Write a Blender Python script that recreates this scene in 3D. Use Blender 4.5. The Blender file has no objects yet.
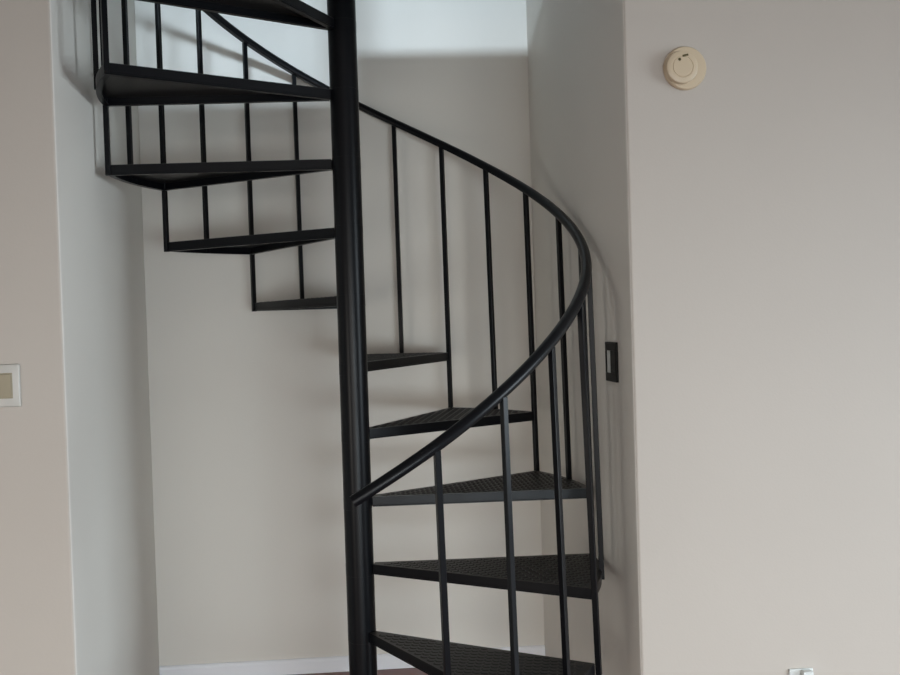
import bpy, bmesh, math, random
from mathutils import Vector, Matrix

random.seed(7)
C = bpy.context.scene.collection
scene = bpy.context.scene
PI = math.pi

# ---------------------------------------------------------------- helpers
def obj(name, bm, mat, parent=None, smooth=None):
    me = bpy.data.meshes.new(name)
    bm.normal_update()
    bm.to_mesh(me)
    bm.free()
    me.materials.append(mat)
    if smooth is not None:
        me.polygons.foreach_set('use_smooth', [True] * len(me.polygons))
        try:
            me.set_sharp_from_angle(angle=math.radians(smooth))
        except Exception:
            pass
    o = bpy.data.objects.new(name, me)
    C.objects.link(o)
    if parent is not None:
        o.parent = parent
    return o


def thing(name, label, cat, loc=(0, 0, 0)):
    o = bpy.data.objects.new(name, None)
    o.empty_display_size = 0.1
    C.objects.link(o)
    o.location = loc
    o['label'] = label
    o['category'] = cat
    return o


def struct(name, bm, mat, smooth=None, parent=None):
    o = obj(name, bm, mat, parent, smooth)
    if parent is None:
        o['kind'] = 'structure'
    return o


def add_box(bm, x0, x1, y0, y1, z0, z1, bevel=0.0, seg=2, mtx=None):
    t = bmesh.new()
    vs = [t.verts.new((x, y, z)) for x in (x0, x1) for y in (y0, y1) for z in (z0, z1)]
    for f in ((0, 1, 3, 2), (4, 6, 7, 5), (0, 4, 5, 1), (2, 3, 7, 6), (0, 2, 6, 4), (1, 5, 7, 3)):
        t.faces.new([vs[i] for i in f])
    bmesh.ops.recalc_face_normals(t, faces=t.faces)
    if bevel > 0:
        bmesh.ops.bevel(t, geom=list(t.edges), offset=bevel, segments=seg, profile=0.5, affect='EDGES')
    if mtx is not None:
        bmesh.ops.transform(t, matrix=mtx, verts=t.verts)
    join(bm, t)


def join(bm, t):
    m = {}
    for v in t.verts:
        m[v] = bm.verts.new(v.co)
    for f in t.faces:
        bm.faces.new([m[v] for v in f.verts])
    t.free()


def add_prism(bm, pts, z0, z1, caps=True):
    """vertical extrusion of a plan polygon (counter-clockwise)"""
    lo = [bm.verts.new((p[0], p[1], z0)) for p in pts]
    hi = [bm.verts.new((p[0], p[1], z1)) for p in pts]
    n = len(pts)
    for i in range(n):
        j = (i + 1) % n
        bm.faces.new((lo[i], lo[j], hi[j], hi[i]))
    if caps:
        bm.faces.new(hi)
        bm.faces.new(list(reversed(lo)))


def add_lathe(bm, prof, n=48, mtx=None):
    """profile of (r, z) turned about z"""
    t = bmesh.new()
    rings = []
    for r, z in prof:
        if r < 1e-6:
            rings.append([t.verts.new((0, 0, z))])
        else:
            rings.append([t.verts.new((r * math.cos(2 * PI * i / n), r * math.sin(2 * PI * i / n), z)) for i in range(n)])
    for a, b in zip(rings[:-1], rings[1:]):
        for i in range(n):
            j = (i + 1) % n
            if len(a) == 1 and len(b) == 1:
                continue
            if len(a) == 1:
                t.faces.new((a[0], b[i], b[j]))
            elif len(b) == 1:
                t.faces.new((a[i], a[j], b[0]))
            else:
                t.faces.new((a[i], a[j], b[j], b[i]))
    bmesh.ops.recalc_face_normals(t, faces=t.faces)
    if mtx is not None:
        bmesh.ops.transform(t, matrix=mtx, verts=t.verts)
    join(bm, t)


def add_sweep(bm, pts, section, up=Vector((0, 0, 1))):
    """sweep a closed 2D section (side, up) along pts"""
    rings = []
    n = len(pts)
    for i, p in enumerate(pts):
        a = pts[max(i - 1, 0)]
        b = pts[min(i + 1, n - 1)]
        t = (b - a).normalized()
        s = t.cross(up).normalized()
        u = s.cross(t).normalized()
        rings.append([bm.verts.new(p + s * x + u * y) for x, y in section])
    m = len(section)
    for a, b in zip(rings[:-1], rings[1:]):
        for i in range(m):
            j = (i + 1) % m
            bm.faces.new((a[i], a[j], b[j], b[i]))
    bm.faces.new(list(reversed(rings[0])))
    bm.faces.new(rings[-1])
    bmesh.ops.recalc_face_normals(bm, faces=bm.faces)


# ---------------------------------------------------------------- materials
def base_mat(name, color, rough=0.5, metallic=0.0, spec=0.5):
    m = bpy.data.materials.new(name)
    m.use_nodes = True
    nt = m.node_tree
    b = nt.nodes['Principled BSDF']
    b.inputs['Base Color'].default_value = (*color, 1)
    b.inputs['Roughness'].default_value = rough
    b.inputs['Metallic'].default_value = metallic
    b.inputs['Specular IOR Level'].default_value = spec
    return m, nt, b


def noise_bump(nt, b, scale, strength, dist, detail=3):
    tc = nt.nodes.new('ShaderNodeTexCoord')
    nz = nt.nodes.new('ShaderNodeTexNoise')
    nz.inputs['Scale'].default_value = scale
    nz.inputs['Detail'].default_value = detail
    bp = nt.nodes.new('ShaderNodeBump')
    bp.inputs['Strength'].default_value = strength
    bp.inputs['Distance'].default_value = dist
    nt.links.new(tc.outputs['Object'], nz.inputs['Vector'])
    nt.links.new(nz.outputs['Fac'], bp.inputs['Height'])
    nt.links.new(bp.outputs['Normal'], b.inputs['Normal'])
    return tc, nz


def color_var(nt, b, tc, c0, c1, scale, detail=2):
    nz = nt.nodes.new('ShaderNodeTexNoise')
    nz.inputs['Scale'].default_value = scale
    nz.inputs['Detail'].default_value = detail
    rp = nt.nodes.new('ShaderNodeValToRGB')
    rp.color_ramp.elements[0].position = 0.35
    rp.color_ramp.elements[1].position = 0.65
    rp.color_ramp.elements[0].color = (*c0, 1)
    rp.color_ramp.elements[1].color = (*c1, 1)
    nt.links.new(tc.outputs['Object'], nz.inputs['Vector'])
    nt.links.new(nz.outputs['Fac'], rp.inputs['Fac'])
    nt.links.new(rp.outputs['Color'], b.inputs['Base Color'])


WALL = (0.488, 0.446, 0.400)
def wall_mat(name, c):
    m, nt, b = base_mat(name, c, 0.62, 0, 0.3)
    tc, nz = noise_bump(nt, b, 160, 0.12, 0.002)
    color_var(nt, b, tc, tuple(x * 0.985 for x in c), tuple(x * 1.015 for x in c), 1.6)
    return m

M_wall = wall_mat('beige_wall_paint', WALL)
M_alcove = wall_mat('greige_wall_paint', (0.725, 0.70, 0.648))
M_ceil = wall_mat('ceiling_paint', (0.72, 0.71, 0.69))

M_base, nt, b = base_mat('white_trim_paint', (0.86, 0.88, 0.92), 0.35)
noise_bump(nt, b, 40, 0.05, 0.001)

# red brown boards
M_floor, nt, b = base_mat('red_brown_boards', (0.17, 0.06, 0.04), 0.35)
tc = nt.nodes.new('ShaderNodeTexCoord')
bk = nt.nodes.new('ShaderNodeTexBrick')
bk.inputs['Scale'].default_value = 1.0
bk.inputs['Brick Width'].default_value = 1.1
bk.inputs['Row Height'].default_value = 0.085
bk.inputs['Mortar Size'].default_value = 0.0015
bk.inputs['Color1'].default_value = (0.25, 0.082, 0.055, 1)
bk.inputs['Color2'].default_value = (0.19, 0.060, 0.040, 1)
bk.inputs['Mortar'].default_value = (0.03, 0.012, 0.009, 1)
nz = nt.nodes.new('ShaderNodeTexNoise')
nz.inputs['Scale'].default_value = 9
nz.inputs['Detail'].default_value = 6
mp = nt.nodes.new('ShaderNodeMapping')
mp.inputs['Scale'].default_value = (0.6, 12, 1)
mx = nt.nodes.new('ShaderNodeMixRGB')
mx.blend_type = 'MULTIPLY'
mx.inputs['Fac'].default_value = 0.35
nt.links.new(tc.outputs['Object'], bk.inputs['Vector'])
nt.links.new(tc.outputs['Object'], mp.inputs['Vector'])
nt.links.new(mp.outputs['Vector'], nz.inputs['Vector'])
nt.links.new(bk.outputs['Color'], mx.inputs['Color1'])
nt.links.new(nz.outputs['Fac'], mx.inputs['Color2'])
nt.links.new(mx.outputs['Color'], b.inputs['Base Color'])

M_black, nt, b = base_mat('black_gloss_enamel', (0.0036, 0.0041, 0.0054), 0.32, 0, 0.18)
noise_bump(nt, b, 70, 0.06, 0.001)
M_tread, nt, b = base_mat('black_checker_plate', (0.016, 0.016, 0.0155), 0.37, 0, 0.5)
noise_bump(nt, b, 90, 0.1, 0.001)
M_white, nt, b = base_mat('white_plastic', (0.60, 0.62, 0.60), 0.35)
noise_bump(nt, b, 60, 0.02, 0.0005)
M_ivory, nt, b = base_mat('aged_ivory_plastic', (0.56, 0.455, 0.32), 0.4)
noise_bump(nt, b, 60, 0.03, 0.0005)
M_tan, nt, b = base_mat('tan_plastic', (0.30, 0.26, 0.175), 0.4)
noise_bump(nt, b, 60, 0.03, 0.0005)
M_plate, nt, b = base_mat('grey_white_plastic', (0.50, 0.49, 0.455), 0.3)
noise_bump(nt, b, 60, 0.02, 0.0005)
M_dark, nt, b = base_mat('dark_slot', (0.09, 0.075, 0.035), 0.6, 0, 0.2)
noise_bump(nt, b, 60, 0.03, 0.0005)
M_bplate, nt, b = base_mat('black_plate_plastic', (0.006, 0.0055, 0.005), 0.45, 0, 0.15)
noise_bump(nt, b, 60, 0.03, 0.0005)

# ---------------------------------------------------------------- dimensions
XL, XR = -0.796, 0.777          # alcove side walls
YB, YF = 0.784, -0.397          # alcove back wall, room wall face
H = 0.2156608                   # rise per tread
R = 0.755                       # tread radius
RR = 0.746                      # rail radius
A0 = math.radians(58.341)       # azimuth of tread 5's leading edge
DA = math.radians(30)
ZC, ZU = 2.44, 13 * H           # room ceiling, upper floor
TOP = 5.3
WX0, WX1, WY0 = -3.2, 4.2, -6.2 # room extents
TH = 0.115

def az(j):
    return A0 + DA * j / 2

def pol(r, a, z=0.0):
    return Vector((r * math.cos(a), r * math.sin(a), z))

# ---------------------------------------------------------------- room
bm = bmesh.new(); add_box(bm, WX0 - .2, WX1 + .2, WY0 - .2, YB + .2, -0.1, 0)
struct('floor', bm, M_floor)

rc = 0.009
def arc(cx, cy, a0, a1, n=4):
    return [(cx + rc * math.cos(math.radians(a0 + (a1 - a0) * i / n)), cy + rc * math.sin(math.radians(a0 + (a1 - a0) * i / n))) for i in range(n + 1)]
k = TH
# left room wall and alcove left wall meet in a mitre with a rounded bead
bm = bmesh.new()
add_prism(bm, [(WX0, YF)] + arc(XL - rc, YF + rc, -90, -45, 4) + [(XL - k, YF + k), (WX0, YF + k)], 0, TOP)
struct('wall_left', bm, M_wall, 30)
bm = bmesh.new()
add_prism(bm, arc(XL - rc, YF + rc, -45, 0, 4) + [(XL, YB), (XL - k, YB), (XL - k, YF + k)], 0, TOP)
struct('wall_alcove_left', bm, M_alcove, 30)
bm = bmesh.new()
add_prism(bm, arc(XR + rc, YF + rc, 225, 270, 4) + [(WX1, YF), (WX1, YF + k), (XR + k, YF + k)], 0, TOP)
struct('wall_right', bm, M_wall, 30)
bm = bmesh.new()
add_prism(bm, arc(XR + rc, YF + rc, 180, 225, 4) + [(XR + k, YF + k), (XR + k, YB), (XR, YB)], 0, TOP)
struct('wall_alcove_right', bm, M_alcove, 30)
bm = bmesh.new(); add_box(bm, XL - k, XR + k, YB, YB + TH, 0, TOP)
struct('wall_alcove_back', bm, M_alcove)
# room sides and rear with window openings
def wall_holes(bm, axis, c0, c1, u0, u1, z0, z1, holes):
    """slab across axis ('x' or 'y') between c0..c1, spanning u0..u1, z0..z1, less the holes (u0,u1,z0,z1)"""
    us = sorted({u0, u1} | {h[0] for h in holes} | {h[1] for h in holes})
    zs = sorted({z0, z1} | {h[2] for h in holes} | {h[3] for h in holes})
    for a, b_ in zip(us[:-1], us[1:]):
        for c, d in zip(zs[:-1], zs[1:]):
            um, zm = (a + b_) / 2, (c + d) / 2
            if any(h[0] < um < h[1] and h[2] < zm < h[3] for h in holes):
                continue
            if axis == 'x':
                add_box(bm, c0, c1, a, b_, c, d)
            else:
                add_box(bm, a, b_, c0, c1, c, d)

WIN_REAR = [(-2.0, 2.75, 0.06, 2.05)]
WIN_SIDE = [(-4.2, -1.2, 0.2, 2.15)]
WIN_UP = [(-0.95, 0.35, 4.2, 4.7)]
bm = bmesh.new(); wall_holes(bm, 'y', WY0 - TH, WY0, WX0 - TH, WX1 + TH, 0, ZC, WIN_REAR)
struct('wall_rear', bm, M_wall)
bm = bmesh.new(); wall_holes(bm, 'x', WX1, WX1 + TH, WY0, YF + TH, 0, ZC, WIN_SIDE)
struct('wall_window_side', bm, M_wall)
bm = bmesh.new(); add_box(bm, WX0 - TH, WX0, WY0, YF + TH, 0, ZC)
struct('wall_far_left', bm, M_wall)
bm = bmesh.new(); add_box(bm, WX0 - TH, WX1 + TH, WY0 - TH, YF, ZC, ZC + 0.1)
struct('ceiling', bm, M_ceil)
# upper storey the stair climbs to
bm = bmesh.new(); add_box(bm, WX0 - TH, WX1 + TH, WY0 - TH, YF, ZC + 0.1, ZU)
struct('floor_upper', bm, M_floor)
UY = -4.4
bm = bmesh.new(); wall_holes(bm, 'y', UY - TH, UY, WX0, WX1, ZU, TOP, WIN_UP)
struct('wall_upper_rear', bm, M_wall)
bm = bmesh.new(); add_box(bm, WX0 - TH, WX0, UY - TH, YF + TH, ZU, TOP)
struct('wall_upper_left', bm, M_wall)
bm = bmesh.new(); add_box(bm, WX1, WX1 + TH, UY - TH, YF + TH, ZU, TOP)
struct('wall_upper_right', bm, M_wall)
bm = bmesh.new(); add_box(bm, WX0 - TH, WX1 + TH, UY - TH, YB + TH, TOP, TOP + 0.1)
struct('ceiling_upper', bm, M_ceil)

# baseboard along the alcove's back wall
bm = bmesh.new()
bz, bt = 0.0595, 0.014
sec = [(0, 0), (bt, 0), (bt, bz - 0.012), (bt * 0.75, bz - 0.004), (bt * 0.4, bz), (0, bz)]
a = [bm.verts.new((XL + .002, YB - y, z)) for y, z in sec]
c = [bm.verts.new((XR - .002, YB - y, z)) for y, z in sec]
for i in range(len(sec)):
    j = (i + 1) % len(sec)
    bm.faces.new((a[i], a[j], c[j], c[i]))
bm.faces.new(a); bm.faces.new(list(reversed(c)))
bmesh.ops.recalc_face_normals(bm, faces=bm.faces)
struct('baseboard_back', bm, M_base)

# ---------------------------------------------------------------- spiral staircase
stair = thing('spiral_staircase', 'black metal spiral staircase with checker plate treads winding round a pole in the alcove', 'staircase')

# centre pole with foot flange
bm = bmesh.new()
RP = 0.0455
add_lathe(bm, [(0, 0), (0.11, 0), (0.11, 0.009), (0.106, 0.012), (RP + 0.012, 0.012), (RP, 0.02), (RP, 13 * H + 0.95), (RP - 0.004, 13 * H + 0.957), (0, 13 * H + 0.957)], 64)
obj('center_pole', bm, M_black, stair, 18)

PLT = 0.006
SK = 0.028                      # depth of the tread's edge frame
def wedge(a0, a1, r0, r1, n=10):
    pts = [pol(r1, a0 + (a1 - a0) * i / n) for i in range(n + 1)]
    pts += [pol(r0, a1 + (a0 - a1) * i / 3) for i in range(4)]
    return pts

def lozenge(bm, x, y, z, ang, L=0.0125, Wd=0.0042, hh=0.0016):
    ca, sa = math.cos(ang), math.sin(ang)
    def q(u, v, w):
        return bm.verts.new((x + u * ca - v * sa, y + u * sa + v * ca, z + w))
    lo = [q(L, 0, 0), q(0, Wd, 0), q(-L, 0, 0), q(0, -Wd, 0)]
    hi = [q(L * .55, 0, hh), q(0, Wd * .5, hh), q(-L * .55, 0, hh), q(0, -Wd * .5, hh)]
    for i in range(4):
        j = (i + 1) % 4
        bm.faces.new((lo[i], lo[j], hi[j], hi[i]))
    bm.faces.new(hi)

def tread_plate_bm():
    """plate in its own frame: leading edge along +x, trailing edge at DA"""
    bm = bmesh.new()
    add_prism(bm, wedge(0, DA, RP + 0.004, R), -PLT, 0)
    p = 0.0165
    n = int(R / p) + 2
    for iy in range(0, n):
        for ix in range(0, n):
            x, y = ix * p, iy * p
            r = math.hypot(x, y)
            if r < 0.075 or r > R - 0.018:
                continue
            aa = math.atan2(y, x)
            if r * math.sin(aa) < 0.014 or r * math.sin(DA - aa) < 0.014:
                continue
            lozenge(bm, x, y, 0, PI / 4 if (ix + iy) % 2 else -PI / 4)
    return bm

def edge_frame_bm():
    """upstand of flat bar welded under the rim of the plate, with a rolled lower lip"""
    bm = bmesh.new()
    tb = 0.0045
    a_in = tb / 0.3
    lip = 0.016
    rim = wedge(0, DA, RP + 0.003, R + 0.0015, 10)
    cen = Vector((R * 0.62 * math.cos(DA / 2), R * 0.62 * math.sin(DA / 2), 0))
    # three bars: leading edge, arc, trailing edge
    def bar(p, q, inward):
        d = (q - p).normalized()
        s = Vector((-d.y, d.x, 0)) * (1 if inward > 0 else -1)
        M = Matrix(((d.x, s.x, 0, p.x), (d.y, s.y, 0, p.y), (0, 0, 1, 0), (0, 0, 0, 1)))
        L = (q - p).length
        add_box(bm, 0, L, -0.001, tb, -PLT - SK + 0.006, -0.0012, 0.0008, 1, M)
        add_box(bm, 0.0, L, -0.001, lip, -PLT - SK + 0.0015, -PLT - SK + 0.006, 0.0008, 1, M)
    bar(pol(RP + 0.002, 0), pol(R, 0), 1)
    bar(pol(RP + 0.002, DA), pol(R, DA), -1)
    n = 10
    for r0, r1, z0, z1 in ((R - tb, R + 0.0015, -PLT - SK + 0.006, -0.0012), (R - lip, R + 0.0015, -PLT - SK + 0.0015, -PLT - SK + 0.006)):
        rows = []
        for i in range(n + 1):
            t = DA * i / n
            rows.append([bm.verts.new(pol(r, t, z)) for r, z in ((r0, z0), (r1, z0), (r1, z1), (r0, z1))])
        for a_, b_ in zip(rows[:-1], rows[1:]):
            for i in range(4):
                j = (i + 1) % 4
                bm.faces.new((a_[i], a_[j], b_[j], b_[i]))
        bm.faces.new(rows[0]); bm.faces.new(rows[-1])
    bmesh.ops.recalc_face_normals(bm, faces=bm.faces)
    return bm

def collar_bm():
    bm = bmesh.new()
    z0, z1 = -PLT - SK - 0.002, 0.001
    ro = RP + 0.0004
    add_lathe(bm, [(RP - .001, z0), (ro - 0.001, z0), (ro, z0 + 0.001), (ro, z1 - 0.001), (ro - 0.001, z1), (RP - .001, z1)], 64)
    return bm

DROP = {2: .002, 3: .006, 4: .007, 5: .007, 6: .004}   # small unevenness of the rises
proto = None
for kk in range(12):
    a0, z = az(2 * (kk - 5)), (kk + 1) * H - DROP.get(kk, 0)
    if proto is None:
        t = obj('tread', tread_plate_bm(), M_tread, stair)
        f = obj('edge_frame', edge_frame_bm(), M_black, t)
        cl = obj('hub_collar', collar_bm(), M_black, t, 18)
        proto = (t, f, cl)
    else:
        t = proto[0].copy(); C.objects.link(t); t.parent = stair
        for s in proto[1:]:
            d = s.copy(); C.objects.link(d); d.parent = t
    t.location = (0, 0, z)
    t.rotation_euler = (0, 0, a0)

# landing at the upper floor: square plate filling the quarter beyond the last tread
bm = bmesh.new()
lx0, lx1, ly0, ly1 = RP + 0.002, XR - 0.004, YF + 0.001, -0.02
add_box(bm, lx0 - 0.03, lx1, ly0, ly1, ZU - 0.008, ZU, 0.001, 1)
for (x0, x1, y0, y1) in ((lx0 - .03, lx1, ly1 - .006, ly1), (lx0 - .03, lx1, ly0, ly0 + .006), (lx0 - .03, lx0 - .024, ly0, -.06), (lx1 - .006, lx1, ly0, ly1)):
    add_box(bm, x0, x1, y0, y1, ZU - 0.055, ZU - 0.004, 0.001, 1)
obj('landing', bm, M_black, stair)

# handrail
OFF = [(-10.2, -.010), (-10, -.010), (-9, -.003), (-8, .008), (-7, .017), (-6, .020), (-5, .018), (-3, .013), (-1, .014), (0, .016), (1, .012), (2, .010), (3, .008), (4, .006), (6, .006), (14.5, .006)]
def off(j):
    for (a_, u), (b_, v) in zip(OFF[:-1], OFF[1:]):
        if a_ <= j <= b_:
            return u + (v - u) * (j - a_) / (b_ - a_)
    return OFF[-1][1]
def railz(j):
    return 6 * H + H * j / 2 + 0.7903 + (off(j - .5) + off(j) + off(min(j + .5, 14.4))) / 3 if j > -9.6 else 6 * H + H * j / 2 + 0.7903 + off(j)
def lean(j):
    """the rail sits a little to the left of the treads' rim on the lower run"""
    for (a_, u), (b_, v) in zip(LEAN[:-1], LEAN[1:]):
        if a_ <= j <= b_:
            return Vector((u + (v - u) * (j - a_) / (b_ - a_), 0, 0))
LEAN = [(-11, 0), (-9, 0), (-8, -.004), (-7, -.009), (-6, -.010), (-4, -.009), (-3, -.008), (-1, -.007), (0, -.004), (1, -.001), (15, 0)]
FOOT = {-10: .006, -9: .0135, -8: .010, -7: .008, -6: .014, -5: .004, -4: .004, -3: .004, -2: .004, -1: .004, 0: .002, 1: .002, 2: .002, 3: .002}
JS, JE = -10.06, 14.0
pts = []
N = 190
for i in range(N + 1):
    j = JS + (JE - JS) * i / N
    pts.append(pol(RR, az(j), railz(j)) + lean(j))
# rounded cap rail: domed above, flat below
rw = 0.0162
sec = []
for i in range(16):
    t = 2 * PI * i / 16
    x, y = rw * math.cos(t), rw * math.sin(t)
    sec.append((x, max(y, -0.0118)))
bm = bmesh.new()
add_sweep(bm, pts, sec)
obj('handrail', bm, M_black, stair, 50)

# balusters: square bar standing on the rim of the treads
def baluster_bm(a, z0, z1, top, foot, s=0.0078):
    bm = bmesh.new()
    M = Matrix.Translation(pol(0.7535, a)) @ Matrix.Rotation(a, 4, 'Z')
    add_box(bm, -s, s, -s, s, z0, z1, 0.0012, 1, M)
    for v in bm.verts:
        v.co += foot + (top - foot) * (v.co.z - z0) / (z1 - z0)
    return bm
for j in range(-9, 15):
    if j % 2 == 0:
        klow = j // 2 + 4
    else:
        klow = (j - 1) // 2 + 5
    if j == -10:
        klow = 0
    zb = (klow + 1) * H - DROP.get(klow, 0) - PLT - SK + (0.006 if j % 2 else 0)
    obj('baluster', baluster_bm(az(j), zb, railz(j) - 0.008, lean(j), Vector((FOOT.get(j, 0), 0, 0))), M_black, stair)

# ---------------------------------------------------------------- smoke detector on the right wall
def on_front(x, z):
    """matrix: local x right, local y up, local z out of the room wall"""
    return Matrix.Translation((x, YF, z)) @ Matrix.Rotation(PI / 2, 4, 'X')
det = thing('smoke_detector', 'round yellowed ivory smoke detector high on the beige wall right of the alcove', 'smoke detector', (0.9478, YF, 2.1025))
def local(o, base):
    o.location = Vector((0, 0, 0))
RX = Matrix.Rotation(PI / 2, 4, 'X')
bm = bmesh.new()
add_lathe(bm, [(0, 0), (0.0605, 0), (0.0612, 0.002), (0.0605, 0.009), (0.0575, 0.0125), (0.045, 0.0135), (0, 0.0135)], 64, RX)
obj('mounting_base', bm, M_ivory, det, 40)
bm = bmesh.new()
MX = Matrix.Translation((-0.0155, 0, -0.001)) @ RX
add_lathe(bm, [(0, 0.012), (0.0445, 0.012), (0.046, 0.015), (0.046, 0.022), (0.044, 0.0275), (0.040, 0.0295), (0.030, 0.0300), (0.0285, 0.0285), (0.027, 0.0300), (0, 0.0312)], 64, MX)
cov = obj('cover', bm, M_ivory, det, 35)
bm = bmesh.new()
add_box(bm, -0.0085, 0.0085, -0.0030, 0.0030, 0.0275, 0.0306, 0.0008, 1, MX @ Matrix.Translation((0.0080, 0.0310, 0)) @ Matrix.Rotation(math.radians(12), 4, 'Z'))
obj('vent_slot', bm, M_dark, cov)
bm = bmesh.new()
add_lathe(bm, [(0, 0.0285), (0.0042, 0.0285), (0.0042, 0.0305), (0.0036, 0.0312), (0, 0.0312)], 20, MX @ Matrix.Translation((-0.0088, 0.0200, 0)))
obj('indicator_light', bm, M_dark, cov)

# ---------------------------------------------------------------- light switch on the left wall
sw = thing('light_switch', 'white light switch plate with tan rocker on the wall left of the alcove', 'light switch', (-0.9495, YF, 1.2785))
bm = bmesh.new(); add_box(bm, -0.036, 0.036, -0.058, 0.058, 0, 0.0085, 0.0042, 4, RX)
obj('cover_plate', bm, M_plate, sw, 40)
bm = bmesh.new()
add_box(bm, -0.0195, 0.0165, -0.0345, 0.0345, 0.007, 0.0095, 0.0008, 1, RX)
obj('rocker_surround', bm, M_tan, sw)
bm = bmesh.new()
add_box(bm, -0.0165, 0.0135, -0.0315, 0.0315, 0.0078, 0.0122, 0.001, 2, RX @ Matrix.Rotation(math.radians(2.5), 4, 'X'))
obj('rocker', bm, M_tan, sw)

# ---------------------------------------------------------------- outlet low on the right wall
ou = thing('power_outlet', 'white power outlet low on the beige wall right of the alcove', 'power outlet', (1.2432, YF, 0.327))
bm = bmesh.new(); add_box(bm, -0.0355, 0.0355, -0.057, 0.057, 0, 0.006, 0.0025, 3, RX)
obj('cover_plate', bm, M_white, ou, 40)
for yy in (0.0195, -0.0195):
    bm = bmesh.new()
    add_box(bm, -0.0165, 0.0165, yy - 0.0145, yy + 0.0145, 0.005, 0.0078, 0.002, 2, RX)
    rcpt = obj('receptacle', bm, M_white, ou, 40)
    bm = bmesh.new()
    for xx in (-0.0062, 0.0062):
        add_box(bm, xx - 0.001, xx + 0.001, yy - 0.001, yy + 0.008, 0.0072, 0.0081, 0, 1, RX)
    add_lathe(bm, [(0, 0.0072), (0.0024, 0.0072), (0.0024, 0.0081), (0, 0.0081)], 16, RX @ Matrix.Translation((0, yy - 0.0075, 0)))
    obj('slots', bm, M_dark, rcpt)
# two-piece white plug adapter seated in the top socket
bm = bmesh.new()
add_box(bm, -0.003, 0.027, 0.002, 0.055, 0.006, 0.026, 0.003, 2, RX)

ad = obj('plug_adapter', bm, M_white, None, 40)
ad.location = ou.location
ad['label'] = 'small white plug adapter in the outlet low on the right wall'
ad['category'] = 'plug'

# ---------------------------------------------------------------- black switch on the alcove's right wall
RXW = Matrix.Rotation(-PI / 2, 4, 'Z') @ RX      # local x -> along -y, y up, z -> -x (into the alcove)
bs = thing('light_switch', 'black switch plate with white rocker on the alcove side wall behind the stair', 'light switch', (XR, -0.2215, 1.2745))
bm = bmesh.new()
# plate as a frame with an open middle
for (x0, x1, y0, y1) in ((-.049, .049, .034, .0595), (-.049, .049, -.0595, -.034), (-.049, -.036, -.034, .034), (.0, .049, -.034, .034)):
    add_box(bm, x0, x1, y0, y1, 0, 0.009, 0.0012, 1, RXW)
obj('cover_plate', bm, M_bplate, bs)
bm = bmesh.new(); add_box(bm, -0.036, 0.0, -0.034, 0.034, 0, 0.0075, 0.001, 2, RXW)
obj('rocker', bm, M_white, bs)

# ---------------------------------------------------------------- light
w = bpy.data.worlds.new('sky')
scene.world = w
w.use_nodes = True
wn = w.node_tree
bg = wn.nodes['Background']
bg.inputs['Color'].default_value = (0.72, 0.82, 1.0, 1)
bg.inputs['Strength'].default_value = 0.02

def area(name, loc, target, sx, sy, power, color, spread=180):
    l = bpy.data.lights.new(name, 'AREA')
    l.shape = 'RECTANGLE'
    l.size, l.size_y = sx, sy
    l.energy = power
    l.color = color
    l.spread = math.radians(spread)
    o = bpy.data.objects.new(name, l)
    C.objects.link(o)
    o.location = loc
    d = Vector(target) - Vector(loc)
    o.rotation_euler = d.to_track_quat('-Z', 'Y').to_euler()
    return o

area('daylight_rear_wide', (-0.3, WY0 + .01, 1.0), (0.1, -1.0, -0.6), 3.4, 1.8, 30.0, (1.0, 0.971, 0.931), 80)
area('daylight_rear_right', (1.6, WY0 + .01, 0.5), (1.0, -1, 0.1), 2.2, 0.8, 27.0, (0.798, 0.923, 1.0), 90)
area('daylight_left', (-3.1, -3.4, 0.7), (0.2, 0.78, 0.3), 1.4, 1.2, 11.6, (1.0, 0.938, 0.861), 90)
area('daylight_side', (4.18, -3.2, 1.17), (2, -3.0, -0.6), 1.9, 1.85, 13.8, (0.843, 0.939, 1.0), 140)
area('daylight_side_near', (4.18, -2.2, 1.3), (1.0, -1.3, 0), 1.9, 1.7, 56.9, (0.807, 0.923, 1.0), 110)
area('daylight_upper', (-0.3, -4.38, 4.45), (-0.3, 0.5, 2.6), 1.2, 0.25, 28.0, (0.697, 0.859, 1.0), 60)
# ---------------------------------------------------------------- camera
cam = bpy.data.cameras.new('camera')
co = bpy.data.objects.new('camera', cam)
C.objects.link(co)
X = Vector((0.99750735, -0.06264267, -0.03248045))
Y = Vector((0.03364163, 0.01757149, 0.99927948))
Z = Vector((-0.06202681, -0.99788132, 0.01963509))
m = Matrix((X, Y, Z)).transposed().to_4x4()
m.translation = Vector((-0.08949, -2.942134, 1.42467))
co.matrix_world = m
cam.sensor_fit = 'HORIZONTAL'
cam.sensor_width = 36
cam.lens = 919.3653 * 36 / 900
cam.shift_x = 68.6076 / 900
cam.clip_start = 0.05
scene.camera = co

scene.view_settings.view_transform = 'Standard'
scene.view_settings.look = 'None'
scene.view_settings.exposure = 0.0
scene.view_settings.gamma = 1.0
scene.view_settings.use_curve_mapping = False
